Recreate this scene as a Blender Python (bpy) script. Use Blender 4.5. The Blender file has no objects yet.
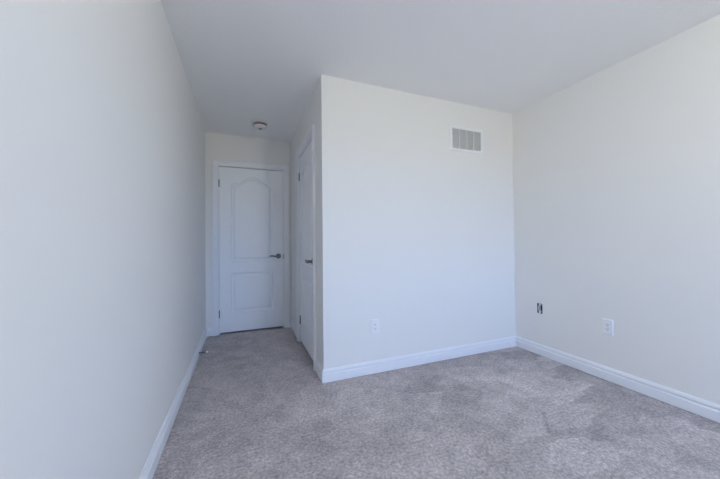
import bpy, bmesh, math
from mathutils import Vector, Matrix

scene = bpy.context.scene
col = scene.collection

# ------------------------------------------------------------------ camera
YAW, PITCH, ROLL = 0.3796, 0.0142, -0.0099
F_PX = 293.08
cam_data = bpy.data.cameras.new('camera')
cam = bpy.data.objects.new('camera', cam_data)
col.objects.link(cam)
_c, _s = math.cos(YAW), math.sin(YAW)
R0, F0, U0 = Vector((_c, -_s, 0)), Vector((_s, _c, 0)), Vector((0, 0, 1))
_c, _s = math.cos(PITCH), math.sin(PITCH)
FW, U1 = F0 * _c + U0 * _s, U0 * _c - F0 * _s
_c, _s = math.cos(ROLL), math.sin(ROLL)
RT, UP = R0 * _c + U1 * _s, U1 * _c - R0 * _s
cam.matrix_world = Matrix(((RT.x, UP.x, -FW.x, 0.4156), (RT.y, UP.y, -FW.y, -3.9244),
                           (RT.z, UP.z, -FW.z, 1.1023), (0, 0, 0, 1)))
cam_data.sensor_width = 36.0
cam_data.lens = 36.0 * F_PX / 720.0
cam_data.shift_y = -1.6 / 720.0
cam_data.clip_start = 0.02
scene.camera = cam

# ------------------------------------------------------------------ room dimensions (metres)
H = 2.44                     # ceiling
XA, XB = 1.0, 3.063          # closet side wall, right wall
YM, YB = -1.662, -6.2       # middle wall, back (window) wall
YH = 1.0                     # end of the hall behind the far door
WX0, WX1, WZ0, WZ1 = 1.10, 2.95, 0.62, 2.12   # window opening

# ------------------------------------------------------------------ daylight: sky above, pale ground below
SKY = 4.4
FILL_GLOW = 67.0                  # strength of the added fill globe behind the viewer
world = bpy.data.worlds.new('daylight')
scene.world = world
world.use_nodes = True
wn, wl = world.node_tree.nodes, world.node_tree.links
wn.clear()
tc = wn.new('ShaderNodeTexCoord')
sx = wn.new('ShaderNodeSeparateXYZ')
mr = wn.new('ShaderNodeMapRange')
mr.inputs['From Min'].default_value = -1
mr.inputs['From Max'].default_value = 1
rp = wn.new('ShaderNodeValToRGB')
el = rp.color_ramp.elements
el[0].position = 0.0
el[0].color = (0.30, 0.30, 0.22, 1)
el[1].position = 0.49
el[1].color = (0.38, 0.38, 0.27, 1)
for pos, c in ((0.51, (0.34, 0.98, 2.30, 1)), (0.62, (0.38, 1.0, 2.45, 1)), (1.0, (0.62, 1.02, 2.40, 1))):
    e = el.new(pos)
    e.color = c
bg = wn.new('ShaderNodeBackground')
bg.inputs['Strength'].default_value = SKY
wo = wn.new('ShaderNodeOutputWorld')
wl.new(tc.outputs['Generated'], sx.inputs[0])
wl.new(sx.outputs['Z'], mr.inputs['Value'])
wl.new(mr.outputs[0], rp.inputs[0])
wl.new(rp.outputs[0], bg.inputs['Color'])
wl.new(bg.outputs[0], wo.inputs['Surface'])

ld = bpy.data.lights.new('window_daylight', 'AREA')   # portal: guides the sky light through the window
ld.shape = 'RECTANGLE'
ld.size, ld.size_y = WX1 - WX0, WZ1 - WZ0
ld.cycles.is_portal = True
lo = bpy.data.objects.new('window_daylight', ld)
col.objects.link(lo)
lo.location = ((WX0 + WX1) / 2, YB - 0.13, (WZ0 + WZ1) / 2)
lo.rotation_euler = (math.radians(90), 0, 0)          # -Z of the lamp looks along +Y into the room

scene.view_settings.view_transform = 'Standard'
scene.view_settings.look = 'None'
scene.view_settings.gamma = 1.0
scene.view_settings.use_curve_mapping = False
scene.view_settings.exposure = 0.06
scene.cycles.diffuse_bounces = 10
scene.cycles.max_bounces = 14


# ------------------------------------------------------------------ materials
def mat(name, color, rough=0.6, metal=0.0, spec=0.5):
    m = bpy.data.materials.new(name)
    m.use_nodes = True
    b = m.node_tree.nodes['Principled BSDF']
    b.inputs['Base Color'].default_value = (*color, 1)
    b.inputs['Roughness'].default_value = rough
    b.inputs['Metallic'].default_value = metal
    b.inputs['Specular IOR Level'].default_value = spec
    return m


def add_bump(m, scale, strength, dist, detail=3.0):
    nt = m.node_tree
    b = nt.nodes['Principled BSDF']
    co = nt.nodes.new('ShaderNodeTexCoord')
    no = nt.nodes.new('ShaderNodeTexNoise')
    no.inputs['Scale'].default_value = scale
    no.inputs['Detail'].default_value = detail
    bu = nt.nodes.new('ShaderNodeBump')
    bu.inputs['Strength'].default_value = strength
    bu.inputs['Distance'].default_value = dist
    nt.links.new(co.outputs['Object'], no.inputs['Vector'])
    nt.links.new(no.outputs['Fac'], bu.inputs['Height'])
    nt.links.new(bu.outputs['Normal'], b.inputs['Normal'])
    return m


M_wall = add_bump(mat('wall_paint', (0.845, 0.834, 0.808), 0.62, spec=0.3), 160, 0.12, 0.002)
M_ceil = add_bump(mat('ceiling_stipple', (0.92, 0.92, 0.92), 0.85, spec=0.2), 95, 0.35, 0.006)
M_trim = mat('trim_paint', (0.86, 0.87, 0.89), 0.35)
M_door = add_bump(mat('door_paint', (0.90, 0.91, 0.925), 0.4), 120, 0.05, 0.001)
M_plate = mat('white_plastic', (0.88, 0.885, 0.89), 0.3)
M_grille = mat('grille_enamel', (0.78, 0.78, 0.77), 0.4)
M_dark = mat('duct_dark', (0.50, 0.50, 0.49), 0.8)
M_slot = mat('slot_black', (0.03, 0.03, 0.035), 0.6)
M_nickel = mat('satin_nickel', (0.22, 0.21, 0.21), 0.25, 1.0)
M_hinge = mat('hinge_metal', (0.22, 0.22, 0.23), 0.4, 0.9)
M_spring = mat('spring_metal', (0.20, 0.18, 0.20), 0.35, 1.0)
M_rubber = mat('white_rubber', (0.78, 0.77, 0.76), 0.6)
M_smoke = mat('detector_plastic', (0.80, 0.78, 0.75), 0.45)
M_pink = mat('detector_base', (0.66, 0.50, 0.52), 0.5)
M_maroon = mat('detector_vent', (0.13, 0.05, 0.06), 0.7)  # maroon, darkened in colour for the shaded gap
M_grey = mat('detector_button', (0.34, 0.34, 0.34), 0.5)
M_box = mat('blue_grey_box', (0.07, 0.09, 0.14), 0.55)
M_cable = mat('grey_cable', (0.50, 0.53, 0.60), 0.5)
M_frame = mat('window_vinyl', (0.82, 0.82, 0.82), 0.35)

# carpet: short cut pile with vacuum tracks, their pile-lean shading painted in colour
M_carpet = mat('carpet_pile', (0.3, 0.3, 0.3), 0.95, spec=0.05)
nt = M_carpet.node_tree
N, L = nt.nodes, nt.links
bs = N['Principled BSDF']
bs.inputs['Sheen Weight'].default_value = 0.15
bs.inputs['Sheen Roughness'].default_value = 0.6
co = N.new('ShaderNodeTexCoord')


def noise(scale, detail=2.0, rough=0.5, vec=None, dist=0.0):
    n = N.new('ShaderNodeTexNoise')
    n.inputs['Scale'].default_value = scale
    n.inputs['Detail'].default_value = detail
    n.inputs['Roughness'].default_value = rough
    n.inputs['Distortion'].default_value = dist
    L.new(vec if vec else co.outputs['Object'], n.inputs['Vector'])
    return n.outputs['Fac']


def remap(fac, a, b, c, d):
    n = N.new('ShaderNodeMapRange')
    n.inputs['From Min'].default_value = a
    n.inputs['From Max'].default_value = b
    n.inputs['To Min'].default_value = c
    n.inputs['To Max'].default_value = d
    L.new(fac, n.inputs['Value'])
    return n.outputs[0]


def mul(a, b):
    n = N.new('ShaderNodeMath')
    n.operation = 'MULTIPLY'
    L.new(a, n.inputs[0])
    L.new(b, n.inputs[1])
    return n.outputs[0]


mp = N.new('ShaderNodeMapping')
mp.inputs['Rotation'].default_value = (0, 0, math.radians(28))
mp.inputs['Scale'].default_value = (2.3, 4.6, 1.0)
L.new(co.outputs['Object'], mp.inputs['Vector'])
vo = N.new('ShaderNodeTexVoronoi')          # blocky vacuum passes
vo.distance = 'CHEBYCHEV'
vo.feature = 'SMOOTH_F1'
vo.inputs['Scale'].default_value = 1.0
vo.inputs['Smoothness'].default_value = 0.06
vo.inputs['Randomness'].default_value = 0.85
L.new(mp.outputs[0], vo.inputs['Vector'])
vs = N.new('ShaderNodeSeparateColor')
L.new(vo.outputs['Color'], vs.inputs[0])
sp = N.new('ShaderNodeSeparateXYZ')
L.new(co.outputs['Object'], sp.inputs[0])
passes = remap(vs.outputs[0], 0.0, 1.0, 0.78, 1.16)
side = remap(sp.outputs['X'], 0.9, 1.9, 0.12, 1.0)
mixp = N.new('ShaderNodeMix')
mixp.inputs['A'].default_value = 1.0
L.new(side, mixp.inputs['Factor'])
L.new(passes, mixp.inputs['B'])
mott = mul(remap(noise(3.2, 3.0, 0.6, dist=0.8), 0.34, 0.66, 0.88, 1.12), remap(noise(9.0, 3.0, 0.6, dist=0.6), 0.32, 0.68, 0.84, 1.14))
fine = remap(noise(60.0, 3.0, 0.65), 0.3, 0.7, 0.62, 1.38)
tuft = remap(noise(210.0, 1.0, 0.5), 0.3, 0.7, 0.75, 1.25)
lum = mul(mul(mul(mixp.outputs['Result'], mott), fine), tuft)
vm = N.new('ShaderNodeVectorMath')
vm.operation = 'SCALE'
vm.inputs[0].default_value = (0.462, 0.417, 0.412)
L.new(lum, vm.inputs['Scale'])
L.new(vm.outputs[0], bs.inputs['Base Color'])
bu = N.new('ShaderNodeBump')
bu.inputs['Strength'].default_value = 0.6
bu.inputs['Distance'].default_value = 0.012
L.new(noise(110.0, 3.0, 0.6), bu.inputs['Height'])
L.new(bu.outputs[0], bs.inputs['Normal'])

# window glass: mostly clear, with a mirror reflection at grazing angles
M_glass = bpy.data.materials.new('window_glass')
M_glass.use_nodes = True
g = M_glass.node_tree
g.nodes.clear()
go = g.nodes.new('ShaderNodeOutputMaterial')
gm = g.nodes.new('ShaderNodeMixShader')
gf = g.nodes.new('ShaderNodeFresnel')
gt = g.nodes.new('ShaderNodeBsdfTransparent')
gg = g.nodes.new('ShaderNodeBsdfGlossy')
gg.inputs['Roughness'].default_value = 0.0
g.links.new(gf.outputs[0], gm.inputs[0])
g.links.new(gt.outputs[0], gm.inputs[1])
g.links.new(gg.outputs[0], gm.inputs[2])
g.links.new(gm.outputs[0], go.inputs['Surface'])


# ------------------------------------------------------------------ mesh helpers
def obj(name, bm, m, parent=None, smooth=False, mats=None):
    bmesh.ops.recalc_face_normals(bm, faces=bm.faces)
    me = bpy.data.meshes.new(name)
    bm.to_mesh(me)
    bm.free()
    for mm in (mats or [m]):
        me.materials.append(mm)
    if smooth:
        for p in me.polygons:
            p.use_smooth = True
        try:
            me.set_sharp_from_angle(angle=math.radians(40))
        except Exception:
            pass
    o = bpy.data.objects.new(name, me)
    col.objects.link(o)
    if parent:
        o.parent = parent
    return o


def tag(o, label, cat, group=None, kind=None):
    o['label'] = label
    o['category'] = cat
    if group:
        o['group'] = group
    if kind:
        o['kind'] = kind
    return o


def thing(name, label, cat, loc, rotz=0.0, group=None):
    o = bpy.data.objects.new(name, None)
    o.empty_display_size = 0.05
    col.objects.link(o)
    o.location = loc
    o.rotation_euler = (0, 0, rotz)
    return tag(o, label, cat, group)


def box(bm, x0, x1, y0, y1, z0, z1, bevel=0.0, seg=2):
    r = bmesh.ops.create_cube(bm, size=1.0)
    vs_ = r['verts']
    for v in vs_:
        v.co = Vector(((x0 + x1) / 2 + v.co.x * (x1 - x0), (y0 + y1) / 2 + v.co.y * (y1 - y0),
                       (z0 + z1) / 2 + v.co.z * (z1 - z0)))
    if bevel:
        es = list({e for v in vs_ for e in v.link_edges})
        bmesh.ops.bevel(bm, geom=es, offset=bevel, segments=seg, profile=0.5, affect='EDGES')
    return bm


def one_box(*a, **k):
    bm = bmesh.new()
    box(bm, *a, **k)
    return bm


def lathe(bm, prof, axis_m, n=32):
    """prof: (radius, height) pairs turned about local Z, then moved by axis_m."""
    rings = []
    for r, h in prof:
        if r < 1e-6:
            rings.append([bm.verts.new(axis_m @ Vector((0, 0, h)))])
        else:
            rings.append([bm.verts.new(axis_m @ Vector((r * math.cos(2 * math.pi * k / n), r * math.sin(2 * math.pi * k / n), h))) for k in range(n)])
    for a, b in zip(rings, rings[1:]):
        for k in range(n):
            k2 = (k + 1) % n
            if len(a) == 1 and len(b) == 1:
                continue
            if len(a) == 1:
                bm.faces.new((a[0], b[k], b[k2]))
            elif len(b) == 1:
                bm.faces.new((a[k], b[0], a[k2]))
            else:
                bm.faces.new((a[k], b[k], b[k2], a[k2]))
    return bm


def tube(bm, pts, r, n=10, rad=None):
    pts = [Vector(p) for p in pts]
    rings = []
    nrm = None
    for i, p in enumerate(pts):
        t = (pts[min(i + 1, len(pts) - 1)] - pts[max(i - 1, 0)]).normalized()
        if nrm is None:
            nrm = t.orthogonal().normalized()
        nrm = (nrm - t * nrm.dot(t)).normalized()
        b = t.cross(nrm)
        rr = rad[i] if rad else r
        rings.append([bm.verts.new(p + (nrm * math.cos(2 * math.pi * k / n) + b * math.sin(2 * math.pi * k / n)) * rr) for k in range(n)])
    for a, b in zip(rings, rings[1:]):
        for k in range(n):
            bm.faces.new((a[k], a[(k + 1) % n], b[(k + 1) % n], b[k]))
    bm.faces.new(rings[0])
    bm.faces.new(rings[-1])
    return bm


def wall_panel(axis, front, back, u0, u1, z0, z1, holes=()):
    """A wall slab with rectangular openings. axis 'x': spans x, faces y. axis 'y': spans y, faces x."""
    bm = bmesh.new()
    us = sorted({u0, u1, *[h[0] for h in holes], *[h[1] for h in holes]})
    zs = sorted({z0, z1, *[h[2] for h in holes], *[h[3] for h in holes]})
    cache = {}

    def v(u, d, z):
        k = (round(u, 5), round(d, 5), round(z, 5))
        if k not in cache:
            cache[k] = bm.verts.new((u, d, z) if axis == 'x' else (d, u, z))
        return cache[k]

    def solid(i, j):
        if i < 0 or j < 0 or i >= len(us) - 1 or j >= len(zs) - 1:
            return False
        cu, cz = (us[i] + us[i + 1]) / 2, (zs[j] + zs[j + 1]) / 2
        return not any(h[0] < cu < h[1] and h[2] < cz < h[3] for h in holes)

    for i in range(len(us) - 1):
        for j in range(len(zs) - 1):
            if not solid(i, j):
                continue
            a, b, c, d = us[i], us[i + 1], zs[j], zs[j + 1]
            for dd in (front, back):
                bm.faces.new((v(a, dd, c), v(b, dd, c), v(b, dd, d), v(a, dd, d)))
            for di, dj, e in ((-1, 0, ((a, c), (a, d))), (1, 0, ((b, c), (b, d))), (0, -1, ((a, c), (b, c))), (0, 1, ((a, d), (b, d)))):
                if not solid(i + di, j + dj):
                    (p, q), (r, s) = e
                    bm.faces.new((v(p, front, q), v(r, front, s), v(r, back, s), v(p, back, q)))
    return bm


def structure(name, bm, m, label, cat, **k):
    return tag(obj(name, bm, m, **k), label, cat, kind='structure')


# ------------------------------------------------------------------ shell
TW = 0.12
structure('floor', one_box(-TW, XB + TW, YB - TW, YH + TW, -0.08, 0.0), M_carpet,
          'grey cut pile carpet with vacuum tracks covering the whole floor', 'carpet')
structure('ceiling', one_box(-TW, XB + TW, YB - TW, YH + TW, H, H + 0.1), M_ceil,
          'flat white stippled ceiling over the whole room', 'ceiling')
structure('wall_left', wall_panel('y', 0.0, -TW, YB - TW, YH + TW, 0, H), M_wall,
          'long off white painted wall along the left side of the picture', 'wall')

# far wall with the door opening
DX0, DX1, DZ = 0.145, 0.905, 2.045
structure('wall_far', wall_panel('x', 0.0, TW, 0.0, XB, 0, H, [(DX0 - 0.02, DX1 + 0.02, -0.001, DZ + 0.02)] and
                                 [(DX0 - 0.02, DX1 + 0.02, 0.0, DZ + 0.02)]), M_wall,
          'short off white wall around the door at the end of the alcove', 'wall')
structure('wall_hall', wall_panel('x', YH, YH + TW, 0.0, XB, 0, H), M_wall,
          'off white wall hidden behind the closed far door', 'wall')
# closet side wall with its door opening
CY0, CY1, CZ = -1.352, -0.640, 2.050
T2 = 0.11
bm = wall_panel('y', XA, XA + T2, YM, 0.0, 0, H, [(CY0 - 0.02, CY1 + 0.02, 0.0, CZ + 0.02)])
for v in bm.verts:
    if v.co.x > XA + 0.05 and v.co.y < YM + 0.01:
        v.co.y = YM + T2
structure('wall_closet', bm, M_wall, 'narrow receding wall with the closet door, right of the alcove', 'wall')
bm = wall_panel('x', YM, YM + T2, XA, XB, 0, H)
for v in bm.verts:
    if v.co.x < XA + 0.01 and v.co.y > YM + 0.05:
        v.co.x = XA + T2
structure('wall_middle', bm, M_wall, 'broad off white wall facing the viewer, with the air grille', 'wall')
HY0, HY1, HZ0, HZ1 = -1.962, -1.908, 0.400, 0.494
structure('wall_right', wall_panel('y', XB, XB + TW, YB - TW, YH + TW, 0, H, [(HY0, HY1, HZ0, HZ1)]), M_wall,
          'off white wall on the right with the uncovered electrical box', 'wall')
structure('wall_back', wall_panel('x', YB, YB - TW, 0.0, XB, 0, H, [(WX0, WX1, WZ0, WZ1)]), M_wall,
          'off white window wall behind the viewer', 'wall')

# window behind the viewer
win = thing('window_1', 'white framed daylight window in the wall behind the viewer', 'window', ((WX0 + WX1) / 2, YB, WZ0))
win['kind'] = 'structure'
hw, hh = (WX1 - WX0) / 2, WZ1 - WZ0
bm = bmesh.new()
for a in ((-hw, -hw + 0.05, 0, hh), (hw - 0.05, hw, 0, hh), (-hw + 0.05, hw - 0.05, 0, 0.05), (-hw + 0.05, hw - 0.05, hh - 0.05, hh), (-0.03, 0.03, 0.05, hh - 0.05)):
    box(bm, a[0], a[1], -0.10, -0.05, a[2], a[3])
obj('frame', bm, M_frame, win)
for a in (-hw + 0.05, 0.03):
    obj('pane', one_box(a, a + hw - 0.08, -0.078, -0.074, 0.05, hh - 0.05), M_glass, win)
obj('sill', one_box(-hw - 0.04, hw + 0.04, 0.0, 0.03, -0.03, -0.005, bevel=0.004), M_trim, win)

# ------------------------------------------------------------------ baseboards (profile: thickness, height)
BT, BH = 0.016, 0.106
PROF = [(0.0, 0.003), (BT - 0.001, 0.003), (BT, 0.004), (BT, 0.063), (BT - 0.0015, 0.0655), (BT - 0.007, 0.0685), (BT - 0.0105, 0.0725),
        (BT - 0.0105, 0.0780), (BT - 0.0060, 0.0815), (BT - 0.0020, 0.0830), (BT - 0.0018, 0.0870), (BT - 0.0035, 0.0930),
        (BT - 0.0065, 0.0995), (BT - 0.0090, 0.1040), (BT - 0.0115, BH), (0.0, BH)]


def baseboard(name, p0, p1, nrm, label, m0=0.0, m1=0.0):
    """from p0 to p1 along a wall; nrm points into the room; m0/m1 lengthen (+) or shorten (-) the ends with thickness (mitre)."""
    p0, p1, nrm = Vector((*p0, 0)), Vector((*p1, 0)), Vector((*nrm, 0))
    d = (p1 - p0).normalized()
    bm = bmesh.new()
    A = [bm.verts.new(p0 + nrm * t - d * (m0 * t) + Vector((0, 0, z))) for t, z in PROF]
    B = [bm.verts.new(p1 + nrm * t + d * (m1 * t) + Vector((0, 0, z))) for t, z in PROF]
    n = len(PROF)
    for k in range(n):
        bm.faces.new((A[k], A[(k + 1) % n], B[(k + 1) % n], B[k]))
    bm.faces.new(A)
    bm.faces.new(B)
    return structure(name, bm, M_trim, label, 'baseboard')


CW = 0.070      # casing width
baseboard('baseboard_left', (0, YB), (0, 0), (1, 0), 'white baseboard along the long left wall', -1, -1)
baseboard('baseboard_far_left', (0, 0), (DX0 - CW, 0), (0, -1), 'short white baseboard left of the far door casing', -1, 0)
baseboard('baseboard_far_right', (DX1 + CW, 0), (XA, 0), (0, -1), 'tiny white baseboard piece right of the far door casing', 0, -1)
baseboard('baseboard_closet_rear', (XA, 0), (XA, CY1 + CW), (-1, 0), 'white baseboard between the alcove corner and the closet door', -1, 0)
baseboard('baseboard_closet_front', (XA, CY0 - CW), (XA, YM), (-1, 0), 'short white baseboard between the closet door and the jutting wall corner', 0, 1)
baseboard('baseboard_middle', (XA, YM), (XB, YM), (0, -1), 'white baseboard along the broad middle wall', 1, -1)
baseboard('baseboard_right', (XB, YM), (XB, YB), (-1, 0), 'white baseboard along the right wall', -1, -1)
baseboard('baseboard_back', (XB, YB), (0, YB), (0, 1), 'white baseboard under the window behind the viewer', -1, -1)

# ------------------------------------------------------------------ door casings and jambs
CPROF = [(0.0, 0.0), (0.0, 0.010), (0.004, 0.0125), (0.016, 0.0130), (0.020, 0.0165), (0.022, 0.0170), (0.036, 0.0160), (0.042, 0.0180),
         (0.046, 0.0235), (0.052, 0.0255), (0.060, 0.0255), (CW - 0.002, 0.0255), (CW, 0.0240), (CW, 0.0)]


def casing(name, u0, u1, zt, to_world, label, depth):
    """to_world(u, out, z): u along the wall, out = distance into the room."""
    bm = bmesh.new()
    e = -0.004    # reveal
    rows = []
    for w, h in CPROF:
        w += -e
        rows.append([bm.verts.new(to_world(*q)) for q in ((u0 - w, h, 0), (u0 - w, h, zt + w), (u1 + w, h, zt + w), (u1 + w, h, 0))])
    for a, b in zip(rows, rows[1:] + rows[:1]):
        for k in range(3):
            bm.faces.new((a[k], a[k + 1], b[k + 1], b[k]))
    bm.faces.new([r[0] for r in rows])
    bm.faces.new([r[3] for r in rows])
    o = structure(name, bm, M_trim, label, 'door trim', smooth=True)
    # jamb lining with a stop behind the slab
    bm = bmesh.new()

    def b(a0, a1, o0, o1, z0, z1):
        P = [Vector(to_world(u, q, z)) for u in (a0, a1) for q in (o0, o1) for z in (z0, z1)]
        lo_ = [min(p[i] for p in P) for i in range(3)]
        hi_ = [max(p[i] for p in P) for i in range(3)]
        box(bm, lo_[0], hi_[0], lo_[1], hi_[1], lo_[2], hi_[2])
    b(u0 - 0.019, u0, -depth, 0, 0, zt)
    b(u1, u1 + 0.019, -depth, 0, 0, zt)
    b(u0 - 0.019, u1 + 0.019, -depth, 0, zt, zt + 0.019)
    b(u0, u0 + 0.012, -0.075, -0.046, 0, zt)
    b(u1 - 0.012, u1, -0.075, -0.046, 0, zt)
    b(u0 + 0.012, u1 - 0.012, -0.075, -0.046, zt - 0.012, zt)
    obj('jamb', bm, M_trim, o)
    return o


far_w = lambda u, out, z: (u, -out, z)
clo_w = lambda u, out, z: (XA - out, u, z)
trim1 = casing('trim_1', DX0, DX1, DZ, far_w, 'white moulded casing around the door at the end of the alcove', TW)
trim2 = casing('trim_2', CY0, CY1, CZ, clo_w, 'white moulded casing around the closet door on the receding wall', T2)


# ------------------------------------------------------------------ moulded two panel doors
def panel_loop(x0, x1, z0, z1, rise, off):
    """panel outline inset by off; arched top with a cathedral shape when rise > 0."""
    pts = [(x0 + off, z0 + off), (x1 - off, z0 + off)]
    n = 32
    if rise <= 0:
        pts += [(x1 - off, z1 - off), (x0 + off, z1 - off)]
        return pts
    w = x1 - x0
    for k in range(n + 1):
        s = 1 - k / n
        x = x0 + off + (w - 2 * off) * s
        t = (x - x0) / w
        q = min(1.0, max(0.0, (min(t, 1 - t) - 0.09) / 0.37))
        z = z1 + rise * (q * q * (3 - 2 * q))
        pts.append((x, z - off))
    return pts


PP = [(0.0, 0.0), (0.002, 0.005), (0.006, 0.0135), (0.010, 0.0165), (0.026, 0.0165), (0.030, 0.0145), (0.036, 0.0050), (0.041, 0.0022), (0.052, 0.0018)]


def make_door(name, w, h, label):
    """slab in its own frame: hinge edge at x=0, room face at y=0, bottom at z=0."""
    root = thing(name, label, 'door', (0, 0, 0))
    root['kind'] = 'structure'
    st = 0.132 if w > 0.72 else 0.118
    panels = [(st, w - st, 0.856, 1.818, 0.088), (st, w - st, 0.232, 0.716, 0.0)]
    bm = bmesh.new()
    outer = [bm.verts.new((x, 0, z)) for x, z in ((0, 0), (w, 0), (w, h), (0, h))]
    edges = [bm.edges.new((outer[k], outer[(k + 1) % 4])) for k in range(4)]
    for p in panels:
        vs_ = [bm.verts.new((x, 0, z)) for x, z in panel_loop(*p, 0)]
        edges += [bm.edges.new((vs_[k], vs_[(k + 1) % len(vs_)])) for k in range(len(vs_))]
    bmesh.ops.triangle_fill(bm, use_beauty=True, use_dissolve=False, edges=edges, normal=(0, -1, 0))
    back = [bm.verts.new((v.co.x, 0.035, v.co.z)) for v in outer]
    for k in range(4):
        bm.faces.new((outer[k], outer[(k + 1) % 4], back[(k + 1) % 4], back[k]))
    bm.faces.new(back)
    obj('slab', bm, M_door, root)
    for p, nm in zip(panels, ('arched_panel', 'lower_panel')):
        bm = bmesh.new()
        loops = [[bm.verts.new((x, d, z)) for x, z in panel_loop(*p, off)] for off, d in PP]
        for a, b in zip(loops, loops[1:]):
            n = len(a)
            for k in range(n):
                bm.faces.new((a[k], a[(k + 1) % n], b[(k + 1) % n], b[k]))
        bm.faces.new(loops[-1])
        obj(nm, bm, M_door, root, smooth=True)
    for z in (0.225, h - 0.205):
        bm = bmesh.new()
        for q in range(3):
            lathe(bm, [(0, -0.0145), (0.0062, -0.0145), (0.0062, 0.0145), (0, 0.0145)],
                  Matrix.Translation((-0.0015, -0.0055, z + (q - 1) * 0.0295)), 14)
        lathe(bm, [(0, 0), (0.004, 0.001), (0.0045, 0.004), (0, 0.007)], Matrix.Translation((-0.0015, -0.0055, z + 0.044)), 12)
        box(bm, -0.0025, 0.0, -0.003, 0.028, z - 0.044, z + 0.044)
        obj('hinge', bm, M_hinge, root, smooth=True)
    # lever handle near the latch edge, pointing back towards the hinges
    hz, hx = 0.910, w - 0.062
    rot = Matrix.Translation((hx, 0, hz)) @ Matrix.Rotation(math.radians(90), 4, 'X')
    hnd = obj('door_handle', lathe(bmesh.new(), [(0, 0), (0.0325, 0), (0.0325, 0.005), (0.030, 0.0085), (0.016, 0.010), (0.0135, 0.013), (0.0125, 0.036), (0.0135, 0.040), (0.0135, 0.054), (0.011, 0.057), (0, 0.057)], rot, 32),
              M_nickel, root, smooth=True)
    pts, rad = [], []
    for k in range(13):
        s = k / 12
        pts.append((hx + 0.006 - 0.118 * s, -0.048 - 0.006 * math.sin(s * math.pi) + 0.010 * s ** 3, hz - 0.004 * math.sin(s * math.pi * 2) + 0.002 * s))
        rad.append(0.0115 - 0.0030 * s if 0 < k < 12 else 0.006)
    obj('lever', tube(bmesh.new(), pts, 0.009, 14, rad), M_nickel, hnd, smooth=True)
    obj('latch_face', one_box(w - 0.0005, w + 0.001, 0.006, 0.030, hz - 0.028, hz + 0.028), M_nickel, root)
    return root


GAP = 0.003
d1 = make_door('door_1', DX1 - DX0 - 2 * GAP, DZ - 0.022 - 0.007, 'closed white arched two panel door facing the viewer at the alcove end')
d1.location = (DX0 + GAP, 0.003, 0.022)
d2 = make_door('door_2', CY1 - CY0 - 2 * GAP, CZ - 0.020 - 0.010, 'closed white closet door seen edge on in the receding side wall')
d2.location = (XA + 0.006, CY1 - GAP, 0.020)
d2.rotation_euler = (0, 0, math.radians(-90))
# strike plates on the jambs
obj('strike_plate', one_box(DX1 - 0.0012, DX1 + 0.003, -0.0012, 0.03, 0.897, 0.957), M_nickel, trim1)
obj('strike_plate', one_box(XA - 0.0012, XA + 0.03, CY0 - 0.003, CY0 + 0.0012, 0.897, 0.957), M_nickel, trim2)

# ------------------------------------------------------------------ made-up globe, added as fill light behind the viewer
cl = thing('fill_light', 'unseen white globe added as fill light behind the viewer', 'fill light', (1.55, -4.4, H))
M_glow = mat('fill_glow', (0.9, 0.9, 0.88), 0.4)
gb = M_glow.node_tree.nodes['Principled BSDF']
gb.inputs['Emission Color'].default_value = (0.94, 0.97, 0.95, 1)
gb.inputs['Emission Strength'].default_value = FILL_GLOW
rot = Matrix.Rotation(math.pi, 4, 'X')
obj('fill_canopy', lathe(bmesh.new(), [(0, 0), (0.065, 0), (0.062, 0.015), (0.02, 0.024), (0.014, 0.03), (0.014, 0.125), (0, 0.125)], rot, 32), M_nickel, cl, smooth=True)
obj('globe', lathe(bmesh.new(), [(0, 0.12)] + [(0.12 * math.sin(math.pi * k / 20), 0.24 - 0.12 * math.cos(math.pi * k / 20)) for k in range(1, 20)] + [(0, 0.36)], rot, 40), M_glow, cl, smooth=True)

# ------------------------------------------------------------------ return air grille on the middle wall
vx0, vx1, vz0, vz1 = 2.249, 2.650, 1.971, 2.213
vent = thing('air_grille', 'white louvred return air grille high on the broad middle wall', 'vent', ((vx0 + vx1) / 2, YM, vz0))
vw, vh = (vx1 - vx0) / 2, vz1 - vz0
B = 0.027
bm = bmesh.new()
rows = []
for off, d in ((0.0, 0.0), (0.0, 0.006), (0.004, 0.012), (B - 0.004, 0.012), (B, 0.006), (B, 0.0)):
    rows.append([bm.verts.new((sx_ * (vw - off), -d, (off if k < 2 else vh - off))) for k, sx_ in enumerate((-1, 1, 1, -1))])
for a, b in zip(rows, rows[1:]):
    for k in range(4):
        bm.faces.new((a[k], a[(k + 1) % 4], b[(k + 1) % 4], b[k]))
obj('frame', bm, M_plate, vent)
obj('duct_backing', one_box(-vw + B, vw - B, -0.0012, -0.0004, B, vh - B), M_dark, vent)
bm = bmesh.new()
nl = 17
pitch = (vh - 2 * B) / nl
for k in range(nl):
    zc = B + pitch * (k + 0.5)
    q = [(-0.0025, 0.0056), (-0.0080, -0.0040), (-0.0090, -0.0040), (-0.0035, 0.0056)]
    ring = [[bm.verts.new((s * (vw - B), y, zc + z * pitch / 0.0118)) for y, z in q] for s in (-1, 1)]
    for i in range(4):
        bm.faces.new((ring[0][i], ring[0][(i + 1) % 4], ring[1][(i + 1) % 4], ring[1][i]))
obj('louvers', bm, M_grille, vent)
for k in (1, 2, 3):
    xk = -vw + B + (2 * vw - 2 * B) * k / 4
    obj('divider', one_box(xk - 0.0018, xk + 0.0018, -0.0095, -0.0012, B, vh - B), M_plate, vent)
for s in (-1, 1):
    obj('screw', lathe(bmesh.new(), [(0, 0.0), (0.004, 0.0), (0.0032, 0.0015), (0, 0.002)],
                       Matrix.Translation((s * (vw - B / 2), -0.012, vh / 2)) @ Matrix.Rotation(math.radians(90), 4, 'X'), 12), M_plate, vent, smooth=True)


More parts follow.
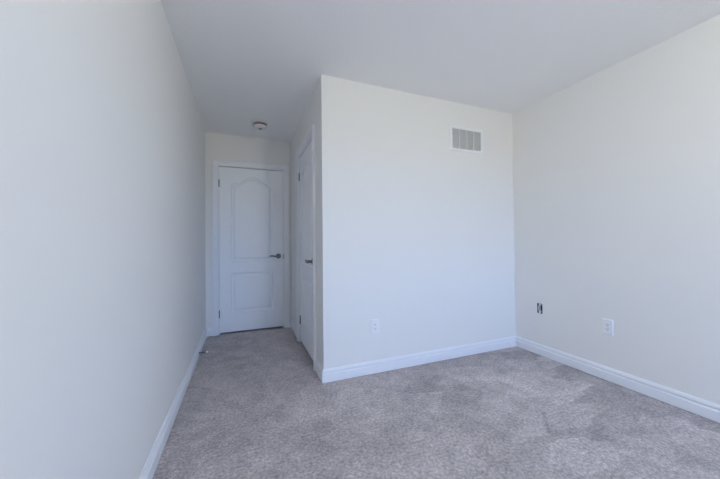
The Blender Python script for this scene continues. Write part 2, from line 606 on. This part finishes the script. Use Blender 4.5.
# ------------------------------------------------------------------ wall outlets
def plate_bm(w, h, hole_w, hole_h, t=0.008):
    bm = bmesh.new()
    rows = []
    for w_, h_, d in ((w, h, 0.0), (w, h, 0.002), (w - 0.007, h - 0.007, t), (hole_w, hole_h, t), (hole_w, hole_h, 0.002)):
        rows.append([bm.verts.new((sx_ * w_ / 2, -d, sz * h_ / 2)) for sx_, sz in ((-1, -1), (1, -1), (1, 1), (-1, 1))])
    for a, b in zip(rows, rows[1:]):
        for k in range(4):
            bm.faces.new((a[k], a[(k + 1) % 4], b[(k + 1) % 4], b[k]))
    bm.faces.new(rows[-1])
    return bm


def outlet(loc, rotz, label):
    o = thing('wall_outlet', label, 'outlet', loc, rotz)
    obj('cover_plate', plate_bm(0.074, 0.120, 0.036, 0.070), M_plate, o)
    r = obj('receptacle', one_box(-0.0168, 0.0168, -0.0090, -0.0022, -0.0338, 0.0338, bevel=0.0012), M_plate, o)
    for zc in (-0.018, 0.018):
        for x, hh_ in ((-0.0064, 0.0085), (0.0064, 0.0068)):
            obj('slot', one_box(x - 0.0012, x + 0.0012, -0.0093, -0.0085, zc + 0.003 - hh_ / 2, zc + 0.003 + hh_ / 2), M_slot, r)
        obj('ground_hole', lathe(bmesh.new(), [(0, 0), (0.0026, 0), (0.0026, 0.0008), (0, 0.0008)],
                                 Matrix.Translation((0, -0.0086, zc - 0.0075)) @ Matrix.Rotation(math.radians(90), 4, 'X'), 12), M_slot, r)
    return o


outlet((1.445, YM, 0.391), 0.0, 'white wall outlet low on the broad middle wall beneath and left of the air grille')
outlet((XB, -2.503, 0.420), math.radians(-90), 'white wall outlet low on the right wall, nearer the viewer than the open box')

# ------------------------------------------------------------------ uncovered low voltage box in the right wall
yc, zc0 = (HY0 + HY1) / 2, HZ0
eb = thing('electrical_box', 'small uncovered dark box opening with a loose cable in the right wall', 'electrical box', (XB, yc, zc0))
hw_, hh_ = (HY1 - HY0) / 2 - 0.001, HZ1 - HZ0 - 0.001
bm = bmesh.new()
sh = 0.002
fr = [bm.verts.new((0.001, s * hw_, z)) for s, z in ((-1, 0.001), (1, 0.001), (1, hh_), (-1, hh_))]
bk = [bm.verts.new((0.065, s * hw_, z)) for s, z in ((-1, 0.001), (1, 0.001), (1, hh_), (-1, hh_))]
fi = [bm.verts.new((0.001, s * (hw_ - sh), z)) for s, z in ((-1, 0.001 + sh), (1, 0.001 + sh), (1, hh_ - sh), (-1, hh_ - sh))]
bi = [bm.verts.new((0.063, s * (hw_ - sh), z)) for s, z in ((-1, 0.001 + sh), (1, 0.001 + sh), (1, hh_ - sh), (-1, hh_ - sh))]
for k in range(4):
    k2 = (k + 1) % 4
    bm.faces.new((fr[k], fr[k2], bk[k2], bk[k]))
    bm.faces.new((fi[k], fi[k2], bi[k2], bi[k]))
    bm.faces.new((fr[k], fr[k2], fi[k2], fi[k]))
bm.faces.new(bk)
bm.faces.new(bi)
obj('box_shell', bm, M_box, eb)
for y0_, y1_, r_ in ((0.66, 0.58, 0.0078), (0.40, -0.05, 0.0070)):
    pts = []
    for k in range(15):
        s = k / 14
        pts.append((0.054 - 0.046 * abs(math.sin(s * math.pi)) ** 0.35, hw_ * (y0_ + (y1_ - y0_) * s), hh_ * (0.86 - 0.76 * s)))
    obj('cable', tube(bmesh.new(), pts, r_, 12), M_cable, eb, smooth=True)
obj('mounting_tab', one_box(0.0005, 0.004, -0.006, 0.008, hh_ - 0.014, hh_ - 0.002), M_plate, eb)
obj('mounting_tab', one_box(0.0005, 0.004, -0.007, 0.009, 0.003, 0.026), M_plate, eb)

# ------------------------------------------------------------------ smoke detector on the alcove ceiling
sm = thing('smoke_detector', 'round white smoke detector on the alcove ceiling before the far door', 'smoke detector', (0.600, -0.475, H))
up = Matrix.Rotation(math.pi, 4, 'X')      # local +Z of the lathe points down
obj('base_plate', lathe(bmesh.new(), [(0, 0), (0.074, 0), (0.074, 0.005), (0.071, 0.007), (0, 0.007)], up, 48), M_pink, sm, smooth=True)
obj('gap_shade_ring', lathe(bmesh.new(), [(0, 0.007), (0.063, 0.007), (0.063, 0.023), (0, 0.023)], up, 48), M_maroon, sm, smooth=True)  # dark colour stands in for shade between base and cover
obj('cover', lathe(bmesh.new(), [(0, 0.023), (0.066, 0.023), (0.068, 0.027), (0.066, 0.038), (0.058, 0.049), (0.042, 0.055), (0.024, 0.056), (0.022, 0.053), (0, 0.053)], up, 48), M_smoke, sm, smooth=True)
obj('test_button', lathe(bmesh.new(), [(0, 0.053), (0.020, 0.053), (0.020, 0.057), (0.017, 0.060), (0, 0.060)], up, 32), M_grey, sm, smooth=True)

# ------------------------------------------------------------------ spring door stop on the left baseboard
ds = thing('door_stop', 'small spring door stop on the left baseboard near the far door', 'door stop', (BT, -0.705, 0.048))
alx = Matrix.Rotation(math.radians(90), 4, 'Y')
obj('mount', lathe(bmesh.new(), [(0, 0), (0.011, 0), (0.010, 0.004), (0.006, 0.008), (0, 0.008)], alx, 20), M_spring, ds, smooth=True)
pts = []
turns, ln = 13, 0.056
for k in range(turns * 10 + 1):
    a = 2 * math.pi * k / 10
    pts.append((0.007 + ln * k / (turns * 10), 0.0062 * math.cos(a), 0.0062 * math.sin(a)))
obj('spring', tube(bmesh.new(), pts, 0.0017, 6), M_spring, ds, smooth=True)
obj('rubber_tip', lathe(bmesh.new(), [(0, 0.060), (0.0085, 0.060), (0.0095, 0.064), (0.009, 0.074), (0.006, 0.078), (0, 0.079)], alx, 20), M_rubber, ds, smooth=True)
